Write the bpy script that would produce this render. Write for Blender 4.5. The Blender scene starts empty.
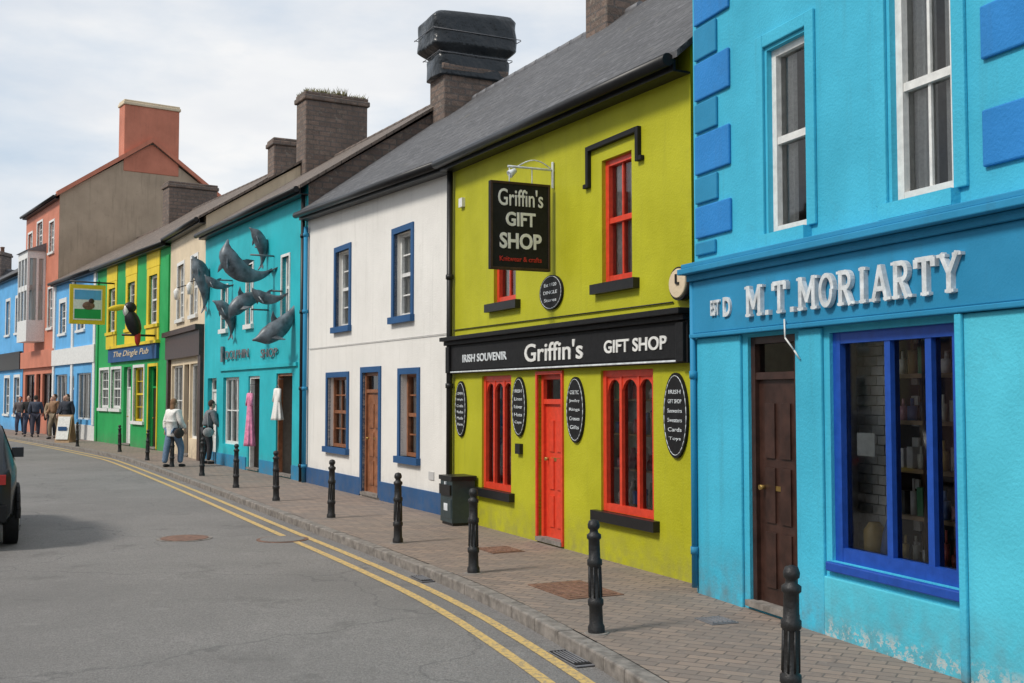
import bpy, math, random
from mathutils import Vector, Matrix, Euler, noise
random.seed(7)
C=bpy.context.scene.collection
rad=math.radians

# ------------------------------------------------------------------ materials
def newmat(name):
    m=bpy.data.materials.new(name);m.use_nodes=True
    nt=m.node_tree
    return m,nt,nt.nodes["Principled BSDF"]
def noise_n(nt,vec,scale,detail=4,rough=.6):
    n=nt.nodes.new("ShaderNodeTexNoise");n.inputs["Scale"].default_value=scale
    n.inputs["Detail"].default_value=detail;n.inputs["Roughness"].default_value=rough
    nt.links.new(vec,n.inputs["Vector"]);return n.outputs["Fac"]
def mapr(nt,v,a,b,c,d):
    n=nt.nodes.new("ShaderNodeMapRange")
    for i,x in zip((1,2,3,4),(a,b,c,d)): n.inputs[i].default_value=x
    nt.links.new(v,n.inputs[0]);return n.outputs[0]
def mul(nt,a,b):
    n=nt.nodes.new("ShaderNodeMath");n.operation='MULTIPLY';nt.links.new(a,n.inputs[0]);nt.links.new(b,n.inputs[1]);return n.outputs[0]
def mixc(nt,f,a,b,mode='MIX'):
    n=nt.nodes.new("ShaderNodeMix");n.data_type='RGBA';n.blend_type=mode
    for s,x in ((n.inputs[0],f),(n.inputs[6],a),(n.inputs[7],b)):
        if isinstance(x,(int,float)): s.default_value=x
        elif isinstance(x,tuple): s.default_value=(*x[:3],1)
        else: nt.links.new(x,s)
    return n.outputs[2]
def coords(nt,scale=(1,1,1),rot=(0,0,0)):
    tc=nt.nodes.new("ShaderNodeTexCoord");mp=nt.nodes.new("ShaderNodeMapping")
    mp.inputs["Scale"].default_value=scale;mp.inputs["Rotation"].default_value=rot
    nt.links.new(tc.outputs["Object"],mp.inputs["Vector"]);return mp.outputs[0]
def bump(nt,bs,h,strength,dist=.01):
    b=nt.nodes.new("ShaderNodeBump");b.inputs["Strength"].default_value=strength;b.inputs["Distance"].default_value=dist
    nt.links.new(h,b.inputs["Height"]);nt.links.new(b.outputs[0],bs.inputs["Normal"]);return b
def paint(name,rgb,rough=.65,var=.12,bmp=.35,dirt=.35,spec=.3,peel=False):
    m,nt,bs=newmat(name)
    v=coords(nt);vs=coords(nt,(5,5,.35))
    big=noise_n(nt,v,.9,4);fine=noise_n(nt,v,45,2);st=noise_n(nt,vs,1.3,5,.65)
    dark=tuple(x*(1-var*1.6) for x in rgb);lite=tuple(min(1,x*(1+var*.5)+.01) for x in rgb)
    c=mixc(nt,mapr(nt,big,.3,.7,0,1),dark,lite)
    grime=(rgb[0]*.45+.03,rgb[1]*.45+.03,rgb[2]*.42+.025)
    c=mixc(nt,mapr(nt,st,.54,.8,0,dirt*1.15),c,grime)
    c=mixc(nt,mapr(nt,noise_n(nt,v,2.7,6,.75),.58,.72,0,dirt*.65),c,grime)
    sp=nt.nodes.new("ShaderNodeSeparateXYZ");nt.links.new(v,sp.inputs[0])
    c=mixc(nt,mul(nt,mapr(nt,sp.outputs[2],0.0,.5,1,0),mapr(nt,noise_n(nt,v,6,4),.35,.7,0,dirt*1.8)),c,(.16,.14,.12))
    if peel:
        c=mixc(nt,mul(nt,mapr(nt,sp.outputs[2],.07,.17,1,0),mapr(nt,noise_n(nt,v,11,6,.8),.51,.54,0,.8)),c,(.50,.52,.50))
    nt.links.new(c,bs.inputs["Base Color"]);bs.inputs["Roughness"].default_value=rough
    bs.inputs["Specular IOR Level"].default_value=spec
    mm=nt.nodes.new("ShaderNodeMath");mm.operation='ADD';nt.links.new(fine,mm.inputs[0]);nt.links.new(noise_n(nt,v,7,2),mm.inputs[1])
    bump(nt,bs,mm.outputs[0],bmp,.012);return m
def plain(name,rgb,rough=.5,var=.1,metal=0,bmp=.08,sc=14,spec=.5):
    m,nt,bs=newmat(name);v=coords(nt);n=noise_n(nt,v,sc,3)
    c=mixc(nt,mapr(nt,n,.3,.7,0,1),tuple(x*(1-var*1.5) for x in rgb),tuple(min(1,x*(1+var)+.003) for x in rgb))
    nt.links.new(c,bs.inputs["Base Color"]);bs.inputs["Roughness"].default_value=rough;bs.inputs["Metallic"].default_value=metal;bs.inputs["Specular IOR Level"].default_value=spec
    bump(nt,bs,n,bmp,.01);return m
def brick_col(nt,v,c1,c2,mo,bw,rh,ms):
    b=nt.nodes.new("ShaderNodeTexBrick");nt.links.new(v,b.inputs["Vector"])
    b.inputs["Color1"].default_value=(*c1,1);b.inputs["Color2"].default_value=(*c2,1);b.inputs["Mortar"].default_value=(*mo,1)
    b.inputs["Scale"].default_value=1;b.inputs["Mortar Size"].default_value=ms;b.inputs["Brick Width"].default_value=bw;b.inputs["Row Height"].default_value=rh;return b
def roofmat(name,c1,c2,mortar,moss):
    m,nt,bs=newmat(name);v=coords(nt,(1,1.28,1))
    b=brick_col(nt,v,c1,c2,mortar,.3,.22,.014)
    n=noise_n(nt,v,.9,5,.7);n2=noise_n(nt,v,8,4,.7)
    c=mixc(nt,mapr(nt,n,.38,.66,0,.8),b.outputs["Color"],tuple(x*.5 for x in c1))
    c=mixc(nt,mapr(nt,n2,.54,.70,0,.75),c,tuple(min(1,x*2.2+.05) for x in c2))
    c=mixc(nt,mapr(nt,noise_n(nt,v,2.2,5,.7),.60,.74,0,.7),c,moss)
    nt.links.new(c,bs.inputs["Base Color"]);bs.inputs["Roughness"].default_value=.75
    bump(nt,bs,b.outputs["Fac"],-1,.03);return m

M={}
M['blueM']=paint('cyan_render',(.055,.48,.68))
M['blueM2']=paint('cyan_render_light',(.08,.54,.70),peel=True)
M['fasM']=paint('teal_blue_paint',(.018,.25,.46),bmp=.15,dirt=.3)
M['quoin']=paint('quoin_blue',(.02,.23,.60),dirt=.3)
M['cobalt']=plain('cobalt_paint',(.010,.07,.38),.4)
M['yellow']=paint('olive_yellow_render',(.46,.455,.012),dirt=.25)
M['white']=paint('white_render',(.80,.78,.735),dirt=.28,var=.05)
M['navy']=paint('blue_trim',(.02,.09,.23),dirt=.2,bmp=.1)
M['turq']=paint('turquoise_render',(.02,.48,.55))
M['cream']=paint('cream_render',(.74,.61,.43),dirt=.4)
M['green']=paint('green_render',(.015,.36,.09))
M['yel2']=paint('sunny_yellow',(.78,.58,.03),bmp=.1)
M['lblue']=paint('sky_blue_render',(.12,.42,.76))
M['salmon']=paint('salmon_render',(.60,.21,.13))
M['tan']=paint('tan_plaster',(.46,.35,.25),dirt=.6)
M['grey']=paint('grey_render',(.55,.55,.54),dirt=.5)
M['pink']=paint('rose_render',(.62,.40,.38))
m,nt,bs=newmat('chimney_stone');tc=nt.nodes.new("ShaderNodeTexCoord");sp=nt.nodes.new("ShaderNodeSeparateXYZ");nt.links.new(tc.outputs["Object"],sp.inputs[0])
ad=nt.nodes.new("ShaderNodeMath");nt.links.new(sp.outputs[0],ad.inputs[0]);nt.links.new(sp.outputs[1],ad.inputs[1]);cb=nt.nodes.new("ShaderNodeCombineXYZ");nt.links.new(ad.outputs[0],cb.inputs[0]);nt.links.new(sp.outputs[2],cb.inputs[1])
b=brick_col(nt,cb.outputs[0],(.235,.165,.13),(.16,.115,.095),(.13,.11,.10),.34,.14,.02)
c=mixc(nt,mapr(nt,noise_n(nt,tc.outputs["Object"],3,6,.75),.42,.68,0,.75),b.outputs["Color"],(.10,.08,.065))
c=mixc(nt,mapr(nt,noise_n(nt,tc.outputs["Object"],9,5,.75),.56,.70,0,.6),c,(.34,.30,.24))
nt.links.new(c,bs.inputs["Base Color"]);bs.inputs["Roughness"].default_value=.9;bump(nt,bs,noise_n(nt,tc.outputs["Object"],12,5,.7),1,.04);M['brickch']=m
M['slate']=roofmat('slate_roof',(.115,.115,.12),(.075,.075,.08),(.02,.02,.02),(.13,.115,.08))
M['tile']=roofmat('brown_tile_roof',(.185,.14,.11),(.125,.10,.082),(.03,.025,.02),(.17,.14,.07))
M['black']=plain('black_paint',(.012,.012,.013),.4,spec=.35)
M['blackm']=plain('black_matt',(.010,.010,.011),.6,bmp=.3,spec=.25)
M['iron']=plain('cast_iron_black',(.018,.018,.019),.5,bmp=.6,sc=30,spec=.4)
M['red']=plain('red_paint',(.70,.055,.022),.4)
M['reddark']=plain('red_lettering',(.45,.02,.015),.5)
M['whitep']=plain('white_gloss',(.76,.76,.73),.4)
M['silver']=plain('silver_letter',(.66,.70,.72),.45,.18)
M['brass']=plain('brass',(.5,.33,.1),.35,.15,metal=.8)
M['brownd']=plain('dark_brown_door',(.045,.019,.013),.4,.3,sc=8)
M['browno']=plain('varnished_door',(.28,.11,.05),.45,.25,sc=8)
M['room']=plain('interior_wall',(.34,.31,.27),.9)
M['roomw']=plain('interior_white',(.78,.76,.71),.8)
M['curtain']=plain('lace_curtain',(.82,.80,.76),.9,.08,bmp=.4,sc=40)
M['wood']=plain('shelf_wood',(.38,.25,.14),.6)
M['sculpt']=plain('sculpture_grey',(.11,.135,.155),.4,.45,sc=5)
M['lead']=plain('lead_flashing',(.16,.16,.17),.6)
M['copper']=plain('rusty_iron',(.19,.10,.065),.7,.3,bmp=.5)
M['concrete']=plain('kerb_concrete',(.22,.197,.175),.85,.3,bmp=.5,sc=9)
M['skin']=plain('skin',(.55,.33,.24),.5,.05)
M['binm']=plain('bin_teal',(.03,.05,.055),.4)
M['weed']=plain('weed_green',(.12,.11,.04),.8)
m,nt,bs=newmat('black_plastic_wrap');v=coords(nt);bs.inputs["Base Color"].default_value=(.014,.018,.022,1);bs.inputs["Roughness"].default_value=.3
bump(nt,bs,noise_n(nt,v,3.2,3,.5),.7,.10);M['wrap']=m
m,nt,bs=newmat('dark_glass');bs.inputs["Base Color"].default_value=(.015,.018,.02,1);bs.inputs["Roughness"].default_value=.05;M['dglass']=m
m=bpy.data.materials.new('window_glass');m.use_nodes=True;nt=m.node_tree;nt.nodes.clear()
o=nt.nodes.new("ShaderNodeOutputMaterial");mx=nt.nodes.new("ShaderNodeMixShader");tr=nt.nodes.new("ShaderNodeBsdfTransparent");gl=nt.nodes.new("ShaderNodeBsdfGlossy")
fr=nt.nodes.new("ShaderNodeFresnel");fr.inputs[0].default_value=1.65;tr.inputs[0].default_value=(.95,.97,.97,1);gl.inputs["Roughness"].default_value=.03
nt.links.new(fr.outputs[0],mx.inputs[0]);nt.links.new(tr.outputs[0],mx.inputs[1]);nt.links.new(gl.outputs[0],mx.inputs[2]);nt.links.new(mx.outputs[0],o.inputs[0])
v=coords(nt);b=nt.nodes.new("ShaderNodeBump");b.inputs["Strength"].default_value=.1;b.inputs["Distance"].default_value=.05
nt.links.new(noise_n(nt,v,1.6,1),b.inputs["Height"]);nt.links.new(b.outputs[0],gl.inputs["Normal"]);M['glass']=m
m,nt,bs=newmat('asphalt');v=coords(nt)
agg=noise_n(nt,v,75,2,.8);big=noise_n(nt,v,.35,4,.6);mid=noise_n(nt,v,3,4);agg2=noise_n(nt,v,22,3,.8)
c=mixc(nt,mapr(nt,agg,.3,.7,0,1),(.105,.10,.096),(.31,.293,.277))
c=mixc(nt,mapr(nt,agg2,.55,.75,0,.5),c,(.33,.315,.30))
c=mixc(nt,mapr(nt,big,.35,.65,0,.6),c,(.135,.128,.122))
c=mixc(nt,mapr(nt,mid,.6,.78,0,.4),c,(.30,.285,.27))
c=mixc(nt,mapr(nt,noise_n(nt,v,1.1,6,.7),.58,.68,0,.45),c,(.09,.085,.08))
vo=nt.nodes.new("ShaderNodeTexVoronoi");vo.feature='DISTANCE_TO_EDGE';vo.inputs["Scale"].default_value=.3
vd=nt.nodes.new("ShaderNodeVectorMath");vd.operation='ADD';nz=nt.nodes.new("ShaderNodeTexNoise");nz.inputs["Scale"].default_value=1.2;nz.inputs["Detail"].default_value=6
nt.links.new(v,nz.inputs["Vector"]);nt.links.new(v,vd.inputs[0]);nt.links.new(nz.outputs["Color"],vd.inputs[1]);nt.links.new(vd.outputs[0],vo.inputs["Vector"])
c=mixc(nt,mapr(nt,vo.outputs["Distance"],.001,.006,.4,0),c,(.06,.06,.06))
nt.links.new(c,bs.inputs["Base Color"]);bs.inputs["Roughness"].default_value=.85;bump(nt,bs,agg,.7,.014);M['asphalt']=m
m,nt,bs=newmat('yellow_road_paint');v=coords(nt)
c=mixc(nt,mapr(nt,noise_n(nt,v,22,6,.75),.46,.62,0,.85),(.60,.41,.14),(.22,.19,.155))
nt.links.new(c,bs.inputs["Base Color"]);bs.inputs["Roughness"].default_value=.8;M['yline']=m
m,nt,bs=newmat('pavement_pavers');v=coords(nt,(1,1,1),(0,0,rad(27)))
b=brick_col(nt,v,(.30,.225,.175),(.20,.16,.135),(.11,.09,.075),.21,.105,.007)
c=mixc(nt,mapr(nt,noise_n(nt,v,.8,5,.7),.4,.7,0,.6),b.outputs["Color"],(.19,.165,.145))
c=mixc(nt,mapr(nt,noise_n(nt,v,14,4,.7),.55,.75,0,.5),c,(.36,.31,.26))
c=mixc(nt,mapr(nt,noise_n(nt,v,3.1,5,.7),.58,.67,0,.55),c,(.12,.10,.09))
nt.links.new(c,bs.inputs["Base Color"]);bs.inputs["Roughness"].default_value=.85;bump(nt,bs,b.outputs["Fac"],-.6,.01);M['paver']=m
M['ground']=plain('ground_earth',(.12,.115,.10),.95,.3)

# ------------------------------------------------------------------ mesh builder
class MB:
    def __init__(s): s.v=[];s.f=[];s.mi=[];s.sm=[];s.mats=[]
    def m(s,mat):
        if mat not in s.mats: s.mats.append(mat)
        return s.mats.index(mat)
    def poly(s,pts,mat,sm=False):
        b=len(s.v);s.v+= [tuple(p) for p in pts];s.f.append(tuple(range(b,b+len(pts))));s.mi.append(s.m(mat));s.sm.append(sm)
    def box(s,x0,x1,y0,y1,z0,z1,mat):
        b=len(s.v);s.v+=[(x0,y0,z0),(x1,y0,z0),(x1,y1,z0),(x0,y1,z0),(x0,y0,z1),(x1,y0,z1),(x1,y1,z1),(x0,y1,z1)]
        for f in ((0,3,2,1),(4,5,6,7),(0,1,5,4),(1,2,6,5),(2,3,7,6),(3,0,4,7)):
            s.f.append(tuple(b+i for i in f));s.mi.append(s.m(mat));s.sm.append(False)
    def prism(s,pts,ext,mat):
        e=Vector(ext);n=len(pts);b=len(s.v);s.v+=[tuple(p) for p in pts]+[tuple(Vector(p)+e) for p in pts]
        s.f.append(tuple(range(b,b+n)));s.f.append(tuple(range(b+2*n-1,b+n-1,-1)));s.mi+=[s.m(mat)]*2;s.sm+=[False]*2
        for i in range(n):
            j=(i+1)%n;s.f.append((b+i,b+n+i,b+n+j,b+j));s.mi.append(s.m(mat));s.sm.append(False)
    def cyl(s,p0,p1,r0,r1,mat,n=12):
        p0=Vector(p0);p1=Vector(p1);d=(p1-p0).normalized();a=d.orthogonal().normalized();c=d.cross(a)
        b=len(s.v)
        for p,r in ((p0,r0),(p1,r1)):
            for i in range(n):
                t=2*math.pi*i/n;s.v.append(tuple(p+a*math.cos(t)*r+c*math.sin(t)*r))
        for i in range(n):
            j=(i+1)%n;s.f.append((b+i,b+j,b+n+j,b+n+i));s.mi.append(s.m(mat));s.sm.append(True)
        s.f.append(tuple(range(b+n-1,b-1,-1)));s.f.append(tuple(range(b+n,b+2*n)));s.mi+=[s.m(mat)]*2;s.sm+=[False]*2
    def lathe(s,prof,c,mat,n=20):
        b=len(s.v)
        for r,z in prof:
            for i in range(n):
                t=2*math.pi*i/n;s.v.append((c[0]+r*math.cos(t),c[1]+r*math.sin(t),c[2]+z))
        for k in range(len(prof)-1):
            for i in range(n):
                j=(i+1)%n;s.f.append((b+k*n+i,b+k*n+j,b+(k+1)*n+j,b+(k+1)*n+i));s.mi.append(s.m(mat));s.sm.append(True)
    def rings(s,rings,mat,cap=True):
        n=len(rings[0]);b=len(s.v)
        for r in rings: s.v+=[tuple(p) for p in r]
        for k in range(len(rings)-1):
            for i in range(n):
                j=(i+1)%n;s.f.append((b+k*n+i,b+k*n+j,b+(k+1)*n+j,b+(k+1)*n+i));s.mi.append(s.m(mat));s.sm.append(True)
        if cap:
            s.f.append(tuple(range(b+n-1,b-1,-1)));e=b+(len(rings)-1)*n;s.f.append(tuple(range(e,e+n)));s.mi+=[s.m(mat)]*2;s.sm+=[True]*2
    def ell(s,c,r,mat,nu=14,nv=10,rot=None):
        rs=[]
        for k in range(nv+1):
            ph=-math.pi/2+math.pi*k/nv;rr=max(.001,math.cos(ph))
            ring=[]
            for i in range(nu):
                t=2*math.pi*i/nu;p=Vector((r[0]*rr*math.cos(t),r[1]*rr*math.sin(t),r[2]*math.sin(ph)))
                if rot: p=rot@p
                ring.append(Vector(c)+p)
            rs.append(ring)
        s.rings(rs,mat)
    def build(s,name,parent=None,frame=None,bevel=0):
        me=bpy.data.meshes.new(name);me.from_pydata(s.v,[],s.f);me.update()
        for mt in s.mats: me.materials.append(mt)
        me.polygons.foreach_set('material_index',s.mi);me.polygons.foreach_set('use_smooth',s.sm)
        o=bpy.data.objects.new(name,me);C.objects.link(o)
        if parent: o.parent=parent
        if frame is not None: o.matrix_world=frame
        if bevel:
            b=o.modifiers.new('bevel','BEVEL');b.width=bevel;b.segments=2;b.limit_method='ANGLE';b.angle_limit=rad(50);b.harden_normals=False
        return o

def text(parent,body,x0,x1,z0,z1,y,mat,ext=.012,side=False,off=0.0,shear=0,name='lettering'):
    cu=bpy.data.curves.new('tmp','FONT');cu.body=body;cu.size=1;cu.extrude=.02;cu.offset=off;cu.shear=shear;cu.resolution_u=4
    o=bpy.data.objects.new('tmp',cu);C.objects.link(o);dg=bpy.context.evaluated_depsgraph_get();dg.update()
    me=bpy.data.meshes.new_from_object(o.evaluated_get(dg));bpy.data.objects.remove(o)
    xs=[v.co.x for v in me.vertices];ys=[v.co.y for v in me.vertices];a,b=min(xs),max(xs);c,d=min(ys),max(ys)
    for v in me.vertices:
        u=x0+(v.co.x-a)/(b-a)*(x1-x0);w=z0+(v.co.y-c)/(d-c)*(z1-z0);dep=(v.co.z/.02)*ext
        v.co=(y+dep,u,w) if side else (u,y-dep,w)
    me.materials.clear();me.materials.append(mat)
    o=bpy.data.objects.new(name,me);C.objects.link(o);o.parent=parent;return o

# ------------------------------------------------------------------ buildings
class Bld:
    def __init__(s,name,A,B,H0,H1,R,wall,roof,D=7.2,L=None,over=.22,side=None):
        s.A=Vector((A[0],A[1],0));d=Vector((B[0]-A[0],B[1]-A[1],0));s.L=L or d.length
        s.e=bpy.data.objects.new(name,None);C.objects.link(s.e);s.e.empty_display_size=.5
        s.Mx=Matrix.Translation(s.A)@Matrix.Rotation(math.atan2(d.y,d.x),4,'Z');s.e.matrix_world=s.Mx
        s.H0,s.H1,s.R,s.D=H0,H1,R,D;s.wall=wall;s.roof=roof;s.ops=[];s.name=name;s.over=over;s.side=side or wall;s.simple=False
    def Hx(s,x): return s.H0+(s.H1-s.H0)*max(0,min(1,x/s.L))
    def op(s,x0,x1,z0,z1,depth=.16): s.ops.append((x0,x1,z0,z1,depth))
    def room(s,mb,x0,x1,z0,z1,y0,y1,mat=None):
        mat=mat or M['room'];a,b,c,d=x0-.15,x1+.15,z0-.1,z1+.1
        mb.poly([(a,y1,c),(b,y1,c),(b,y1,d),(a,y1,d)],mat)
        if s.simple: return
        mb.poly([(a,y0,c),(b,y0,c),(b,y1,c),(a,y1,c)],mat)
        mb.poly([(a,y0,d),(b,y0,d),(b,y1,d),(a,y1,d)],mat);mb.poly([(a,y0,c),(a,y1,c),(a,y1,d),(a,y0,d)],mat);mb.poly([(b,y0,c),(b,y1,c),(b,y1,d),(b,y0,d)],mat)
    def win(s,x0,x1,z0,z1,frame,kind='sash',cols=2,rows=2,fw=.06,depth=.16,curtain='sides',surround=None,sw=.1,sill=None,mull=None,arch=False,room=None,rd=1.0,goods=False):
        s.op(x0,x1,z0,z1,depth);mb=MB();y0,y1=depth-.07,depth+.02
        mb.box(x0,x0+fw,y0,y1,z0,z1,frame);mb.box(x1-fw,x1,y0,y1,z0,z1,frame)
        mb.box(x0+fw,x1-fw,y0+.003,y1,z0,z0+fw*1.2,frame);mb.box(x0+fw,x1-fw,y0+.003,y1,z1-fw,z1,frame)
        ix0,ix1,iz0,iz1=x0+fw,x1-fw,z0+fw*1.2,z1-fw
        if kind=='sash':
            zm=(iz0+iz1)/2;mb.box(ix0,ix1,y0+.01,y1,zm-.03,zm+.03,frame)
            for i in range(1,cols):
                x=ix0+(ix1-ix0)*i/cols;mb.box(x-.013,x+.013,y0+.03,y1,iz0,iz1,frame)
            for h0,h1 in ((iz0,zm-.03),(zm+.03,iz1)):
                for j in range(1,rows):
                    z=h0+(h1-h0)*j/rows;mb.box(ix0,ix1,y0+.032,y1,z-.012,z+.012,frame)
        else:
            ms=mull or []
            for x in ms: mb.box(x-fw*.35,x+fw*.35,y0+.01,y1,iz0,iz1,frame)
            edges=[ix0]+[x for x in ms]+[ix1]
            if arch:
                for a,b in zip(edges[:-1],edges[1:]):
                    w=b-a;h=min(w*.7,.3);n=8;arcp=[(a+w/2-w/2*math.cos(math.pi*k/n),iz1-h+(h-.03)*math.sin(math.pi*k/n)) for k in range(n+1)]
                    for k in range(n):
                        (xa,za),(xb,zb)=arcp[k],arcp[k+1]
                        mb.prism([(xa,y0+.02,za),(xb,y0+.02,zb),(xb,y0+.02,iz1+.001),(xa,y0+.02,iz1+.001)],(0,.04,0),frame)
            for j in range(1,rows):
                z=iz0+(iz1-iz0)*j/rows;mb.box(ix0,ix1,y0+.02,y1,z-.015,z+.015,frame)
        mb.poly([(ix0,y0+.05,iz0),(ix1,y0+.05,iz0),(ix1,y0+.05,iz1),(ix0,y0+.05,iz1)],M['dglass'] if s.simple else M['glass'])
        if surround:
            a,b,c,d=x0-sw,x1+sw,z0,z1+sw
            mb.box(a,x0,-.025,.05,c,d,surround);mb.box(x1,b,-.025,.05,c,d,surround);mb.box(x0,x1,-.025,.05,z1,d,surround)
        sm=sill or surround
        if sm: mb.box(x0-sw-.03,x1+sw+.03,-.08,depth-.07,z0-.11,z0-.0,sm)
        s.room(mb,x0,x1,z0,z1,depth+.03,depth+rd,room)
        if curtain and not s.simple:
            W=(x1-x0)
            spans={'sides':[(-.05,.36),(.62,1.05)],'full':[(-.05,1.05)],'left':[(-.05,.5)]}[curtain]
            for a,b in spans:
                n=max(10,int(W*(b-a)/.035));bot=z0-.05;tz=z1+.05;yy=depth+.04;pr=None
                for k in range(n+1):
                    xa=x0+W*(a+(b-a)*k/n);ya=yy+.016*math.sin(k*1.9)+.006*math.sin(k*.7)
                    if pr: mb.poly([(pr[0],pr[1],bot),(xa,ya,bot),(xa,ya,tz),(pr[0],pr[1],tz)],M['curtain'],True)
                    pr=(xa,ya)
        if goods:
            rg=random.Random(int(x0*100)+int(z0*7));y=depth+.03;zz=z0+.10
            for row in range(4):
                mb.box(x0,x1,y,y+.2,zz-.02,zz,M['wood']);x=x0+.03
                while x<x1-.08:
                    wd=rg.uniform(.05,.13);hh=rg.uniform(.12,.27);mt=rg.choice(cm[:5]+cm[6:])
                    if rg.random()<.5: mb.box(x,x+wd,y+.03,y+.13,zz+.001,zz+hh,mt)
                    else: mb.lathe([(.001,0),(wd*.5,0),(wd*.55,hh*.5),(wd*.25,hh*.75),(wd*.3,hh*.95),(.001,hh)],(x+wd/2,y+.09,zz+.001),mt,10)
                    x+=wd+rg.uniform(.01,.04)
                zz+=(z1-z0)/4.1
        return mb.build('window',s.e,bevel=0)
    def door(s,x0,x1,z0,z1,leaf,frame,depth=.2,trans=True,panels=3,surround=None,sw=.1,open_=False):
        s.op(x0,x1,z0,z1,depth);mb=MB();y0=depth-.08
        mb.box(x0,x0+.06,y0,depth+.02,z0,z1,frame);mb.box(x1-.06,x1,y0,depth+.02,z0,z1,frame);mb.box(x0+.06,x1-.06,y0+.003,depth+.02,z1-.06,z1,frame)
        zt=z1-.06
        if trans:
            zt=z0+2.0 if z1-z0>2.35 else z1-.36
            mb.box(x0+.06,x1-.06,y0+.005,depth+.02,zt,zt+.06,frame);mb.poly([(x0+.06,depth-.03,zt+.06),(x1-.06,depth-.03,zt+.06),(x1-.06,depth-.03,z1-.06),(x0+.06,depth-.03,z1-.06)],M['glass'])
        a,b=x0+.06,x1-.06
        if not open_:
            mb.box(a,b,depth-.04,depth+.01,z0+.02,zt,leaf)
            w=b-a
            for j in range(panels):
                p0=z0+.18+(zt-z0-.3)*j/panels;p1=z0+.1+(zt-z0-.3)*(j+1)/panels
                for c in range(2):
                    q0=a+.1+(w-.12)/2*c;q1=q0+(w-.12)/2-.08
                    mb.box(q0,q1,depth-.055,depth-.035,p0,p1,leaf)
            mb.cyl((a+.08,depth-.1,z0+1.0),(a+.08,depth-.04,z0+1.0),.022,.018,M['brass'],10);mb.box(a+w/2-.12,a+w/2+.12,depth-.048,depth-.04,z0+.98,z0+1.02,M['brass'])
        s.room(mb,x0,x1,z0,z1,depth+.03,depth+1.5)
        mb.box(x0-.02,x1+.02,-.04,depth,z0,z0+.05 if z0>-.01 else .05,M['concrete'])
        if surround:
            mb.box(x0-sw,x0,-.025,.05,max(z0,.02),z1+sw,surround);mb.box(x1,x1+sw,-.025,.05,max(z0,.02),z1+sw,surround);mb.box(x0,x1,-.025,.05,z1,z1+sw,surround)
        return mb.build('door',s.e)
    def finish(s,gutter=True):
        L=s.L;mb=MB();xs=sorted({0,L,*[o[0] for o in s.ops],*[o[1] for o in s.ops]});xs=[x for x in xs if 0<=x<=L]
        zs=sorted({-.15,*[o[2] for o in s.ops],*[o[3] for o in s.ops]})
        top=lambda x:s.Hx(x)
        for i in range(len(xs)-1):
            a,b=xs[i],xs[i+1];xm=(a+b)/2
            for j in range(len(zs)):
                c=zs[j];last=j==len(zs)-1;d=None if last else zs[j+1]
                zm=c+.01 if last else (c+d)/2
                if any(o[0]<xm<o[1] and o[2]<zm<o[3] for o in s.ops): continue
                mb.poly([(a,0,c),(b,0,c),(b,0,top(b) if last else d),(a,0,top(a) if last else d)],s.wall)
        for x0,x1,z0,z1,dp in s.ops:
            mb.poly([(x0,0,z0),(x0,dp,z0),(x0,dp,z1),(x0,0,z1)],s.wall);mb.poly([(x1,dp,z0),(x1,0,z0),(x1,0,z1),(x1,dp,z1)],s.wall)
            mb.poly([(x0,0,z1),(x0,dp,z1),(x1,dp,z1),(x1,0,z1)],s.wall);mb.poly([(x0,dp,z0),(x0,0,z0),(x1,0,z0),(x1,dp,z0)],s.wall)
        D=s.D;e=.012
        for x,H in ((e,s.H0),(L-e,s.H1)):
            mb.poly([(x,0,-.15),(x,D,-.15),(x,D,H),(x,D/2,s.R-.05),(x,0,H)],s.side)
        mb.poly([(0,D,-.15),(L,D,-.15),(L,D,s.H1),(0,D,s.H0)],s.side)
        mb.build('walls',s.e)
        r=MB();ov=s.over;ex=.10;R=s.R;t=.07
        def slope(y0,y1):
            def zz(x,y): 
                H=s.H0 if x<L/2 else s.H1;return H+(R-H)*(1-abs(y-D/2)/(D/2))+.03
            xs=(-ex,L+ex)
            ring=[(xs[0],y0,zz(xs[0],y0)),(xs[1],y0,zz(xs[1],y0)),(xs[1],y1,zz(xs[1],y1)),(xs[0],y1,zz(xs[0],y1))]
            r.prism(ring,(0,0,t),s.roof)
        slope(-ov,D/2);slope(D+ov,D/2)
        for k in range(int((L+.2)/.45)):
            x=-ex+k*.45;r.cyl((x,D/2,R+.05),(x+.44,D/2,R+.055),.09,.09,M['lead'] if s.roof is M['slate'] else M['brickch'],10)
        r.build('roof',s.e)
        if gutter:
            g=MB();k0=(R-s.H0)/(D/2)*ov;k1=(R-s.H1)/(D/2)*ov
            g.cyl((-.02,-ov-.05,s.H0-k0+.02),(L+.02,-ov-.05,s.H1-k1+.02),.065,.065,M['black'],10)
            g.prism([(0,-ov+.02,s.H0-k0-.08),(L,-ov+.02,s.H1-k1-.08),(L,-ov+.02,s.H1-k1+.04),(0,-ov+.02,s.H0-k0+.04)],(0,.03,0),M['black'])
            g.prism([(0,-ov+.052,s.H0-k0-.08),(L,-ov+.052,s.H1-k1-.08),(L,-.002,s.H1-k1-.08),(0,-.002,s.H0-k0-.08)],(0,0,.02),M['black'])
            g.build('gutter',s.e)
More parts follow.
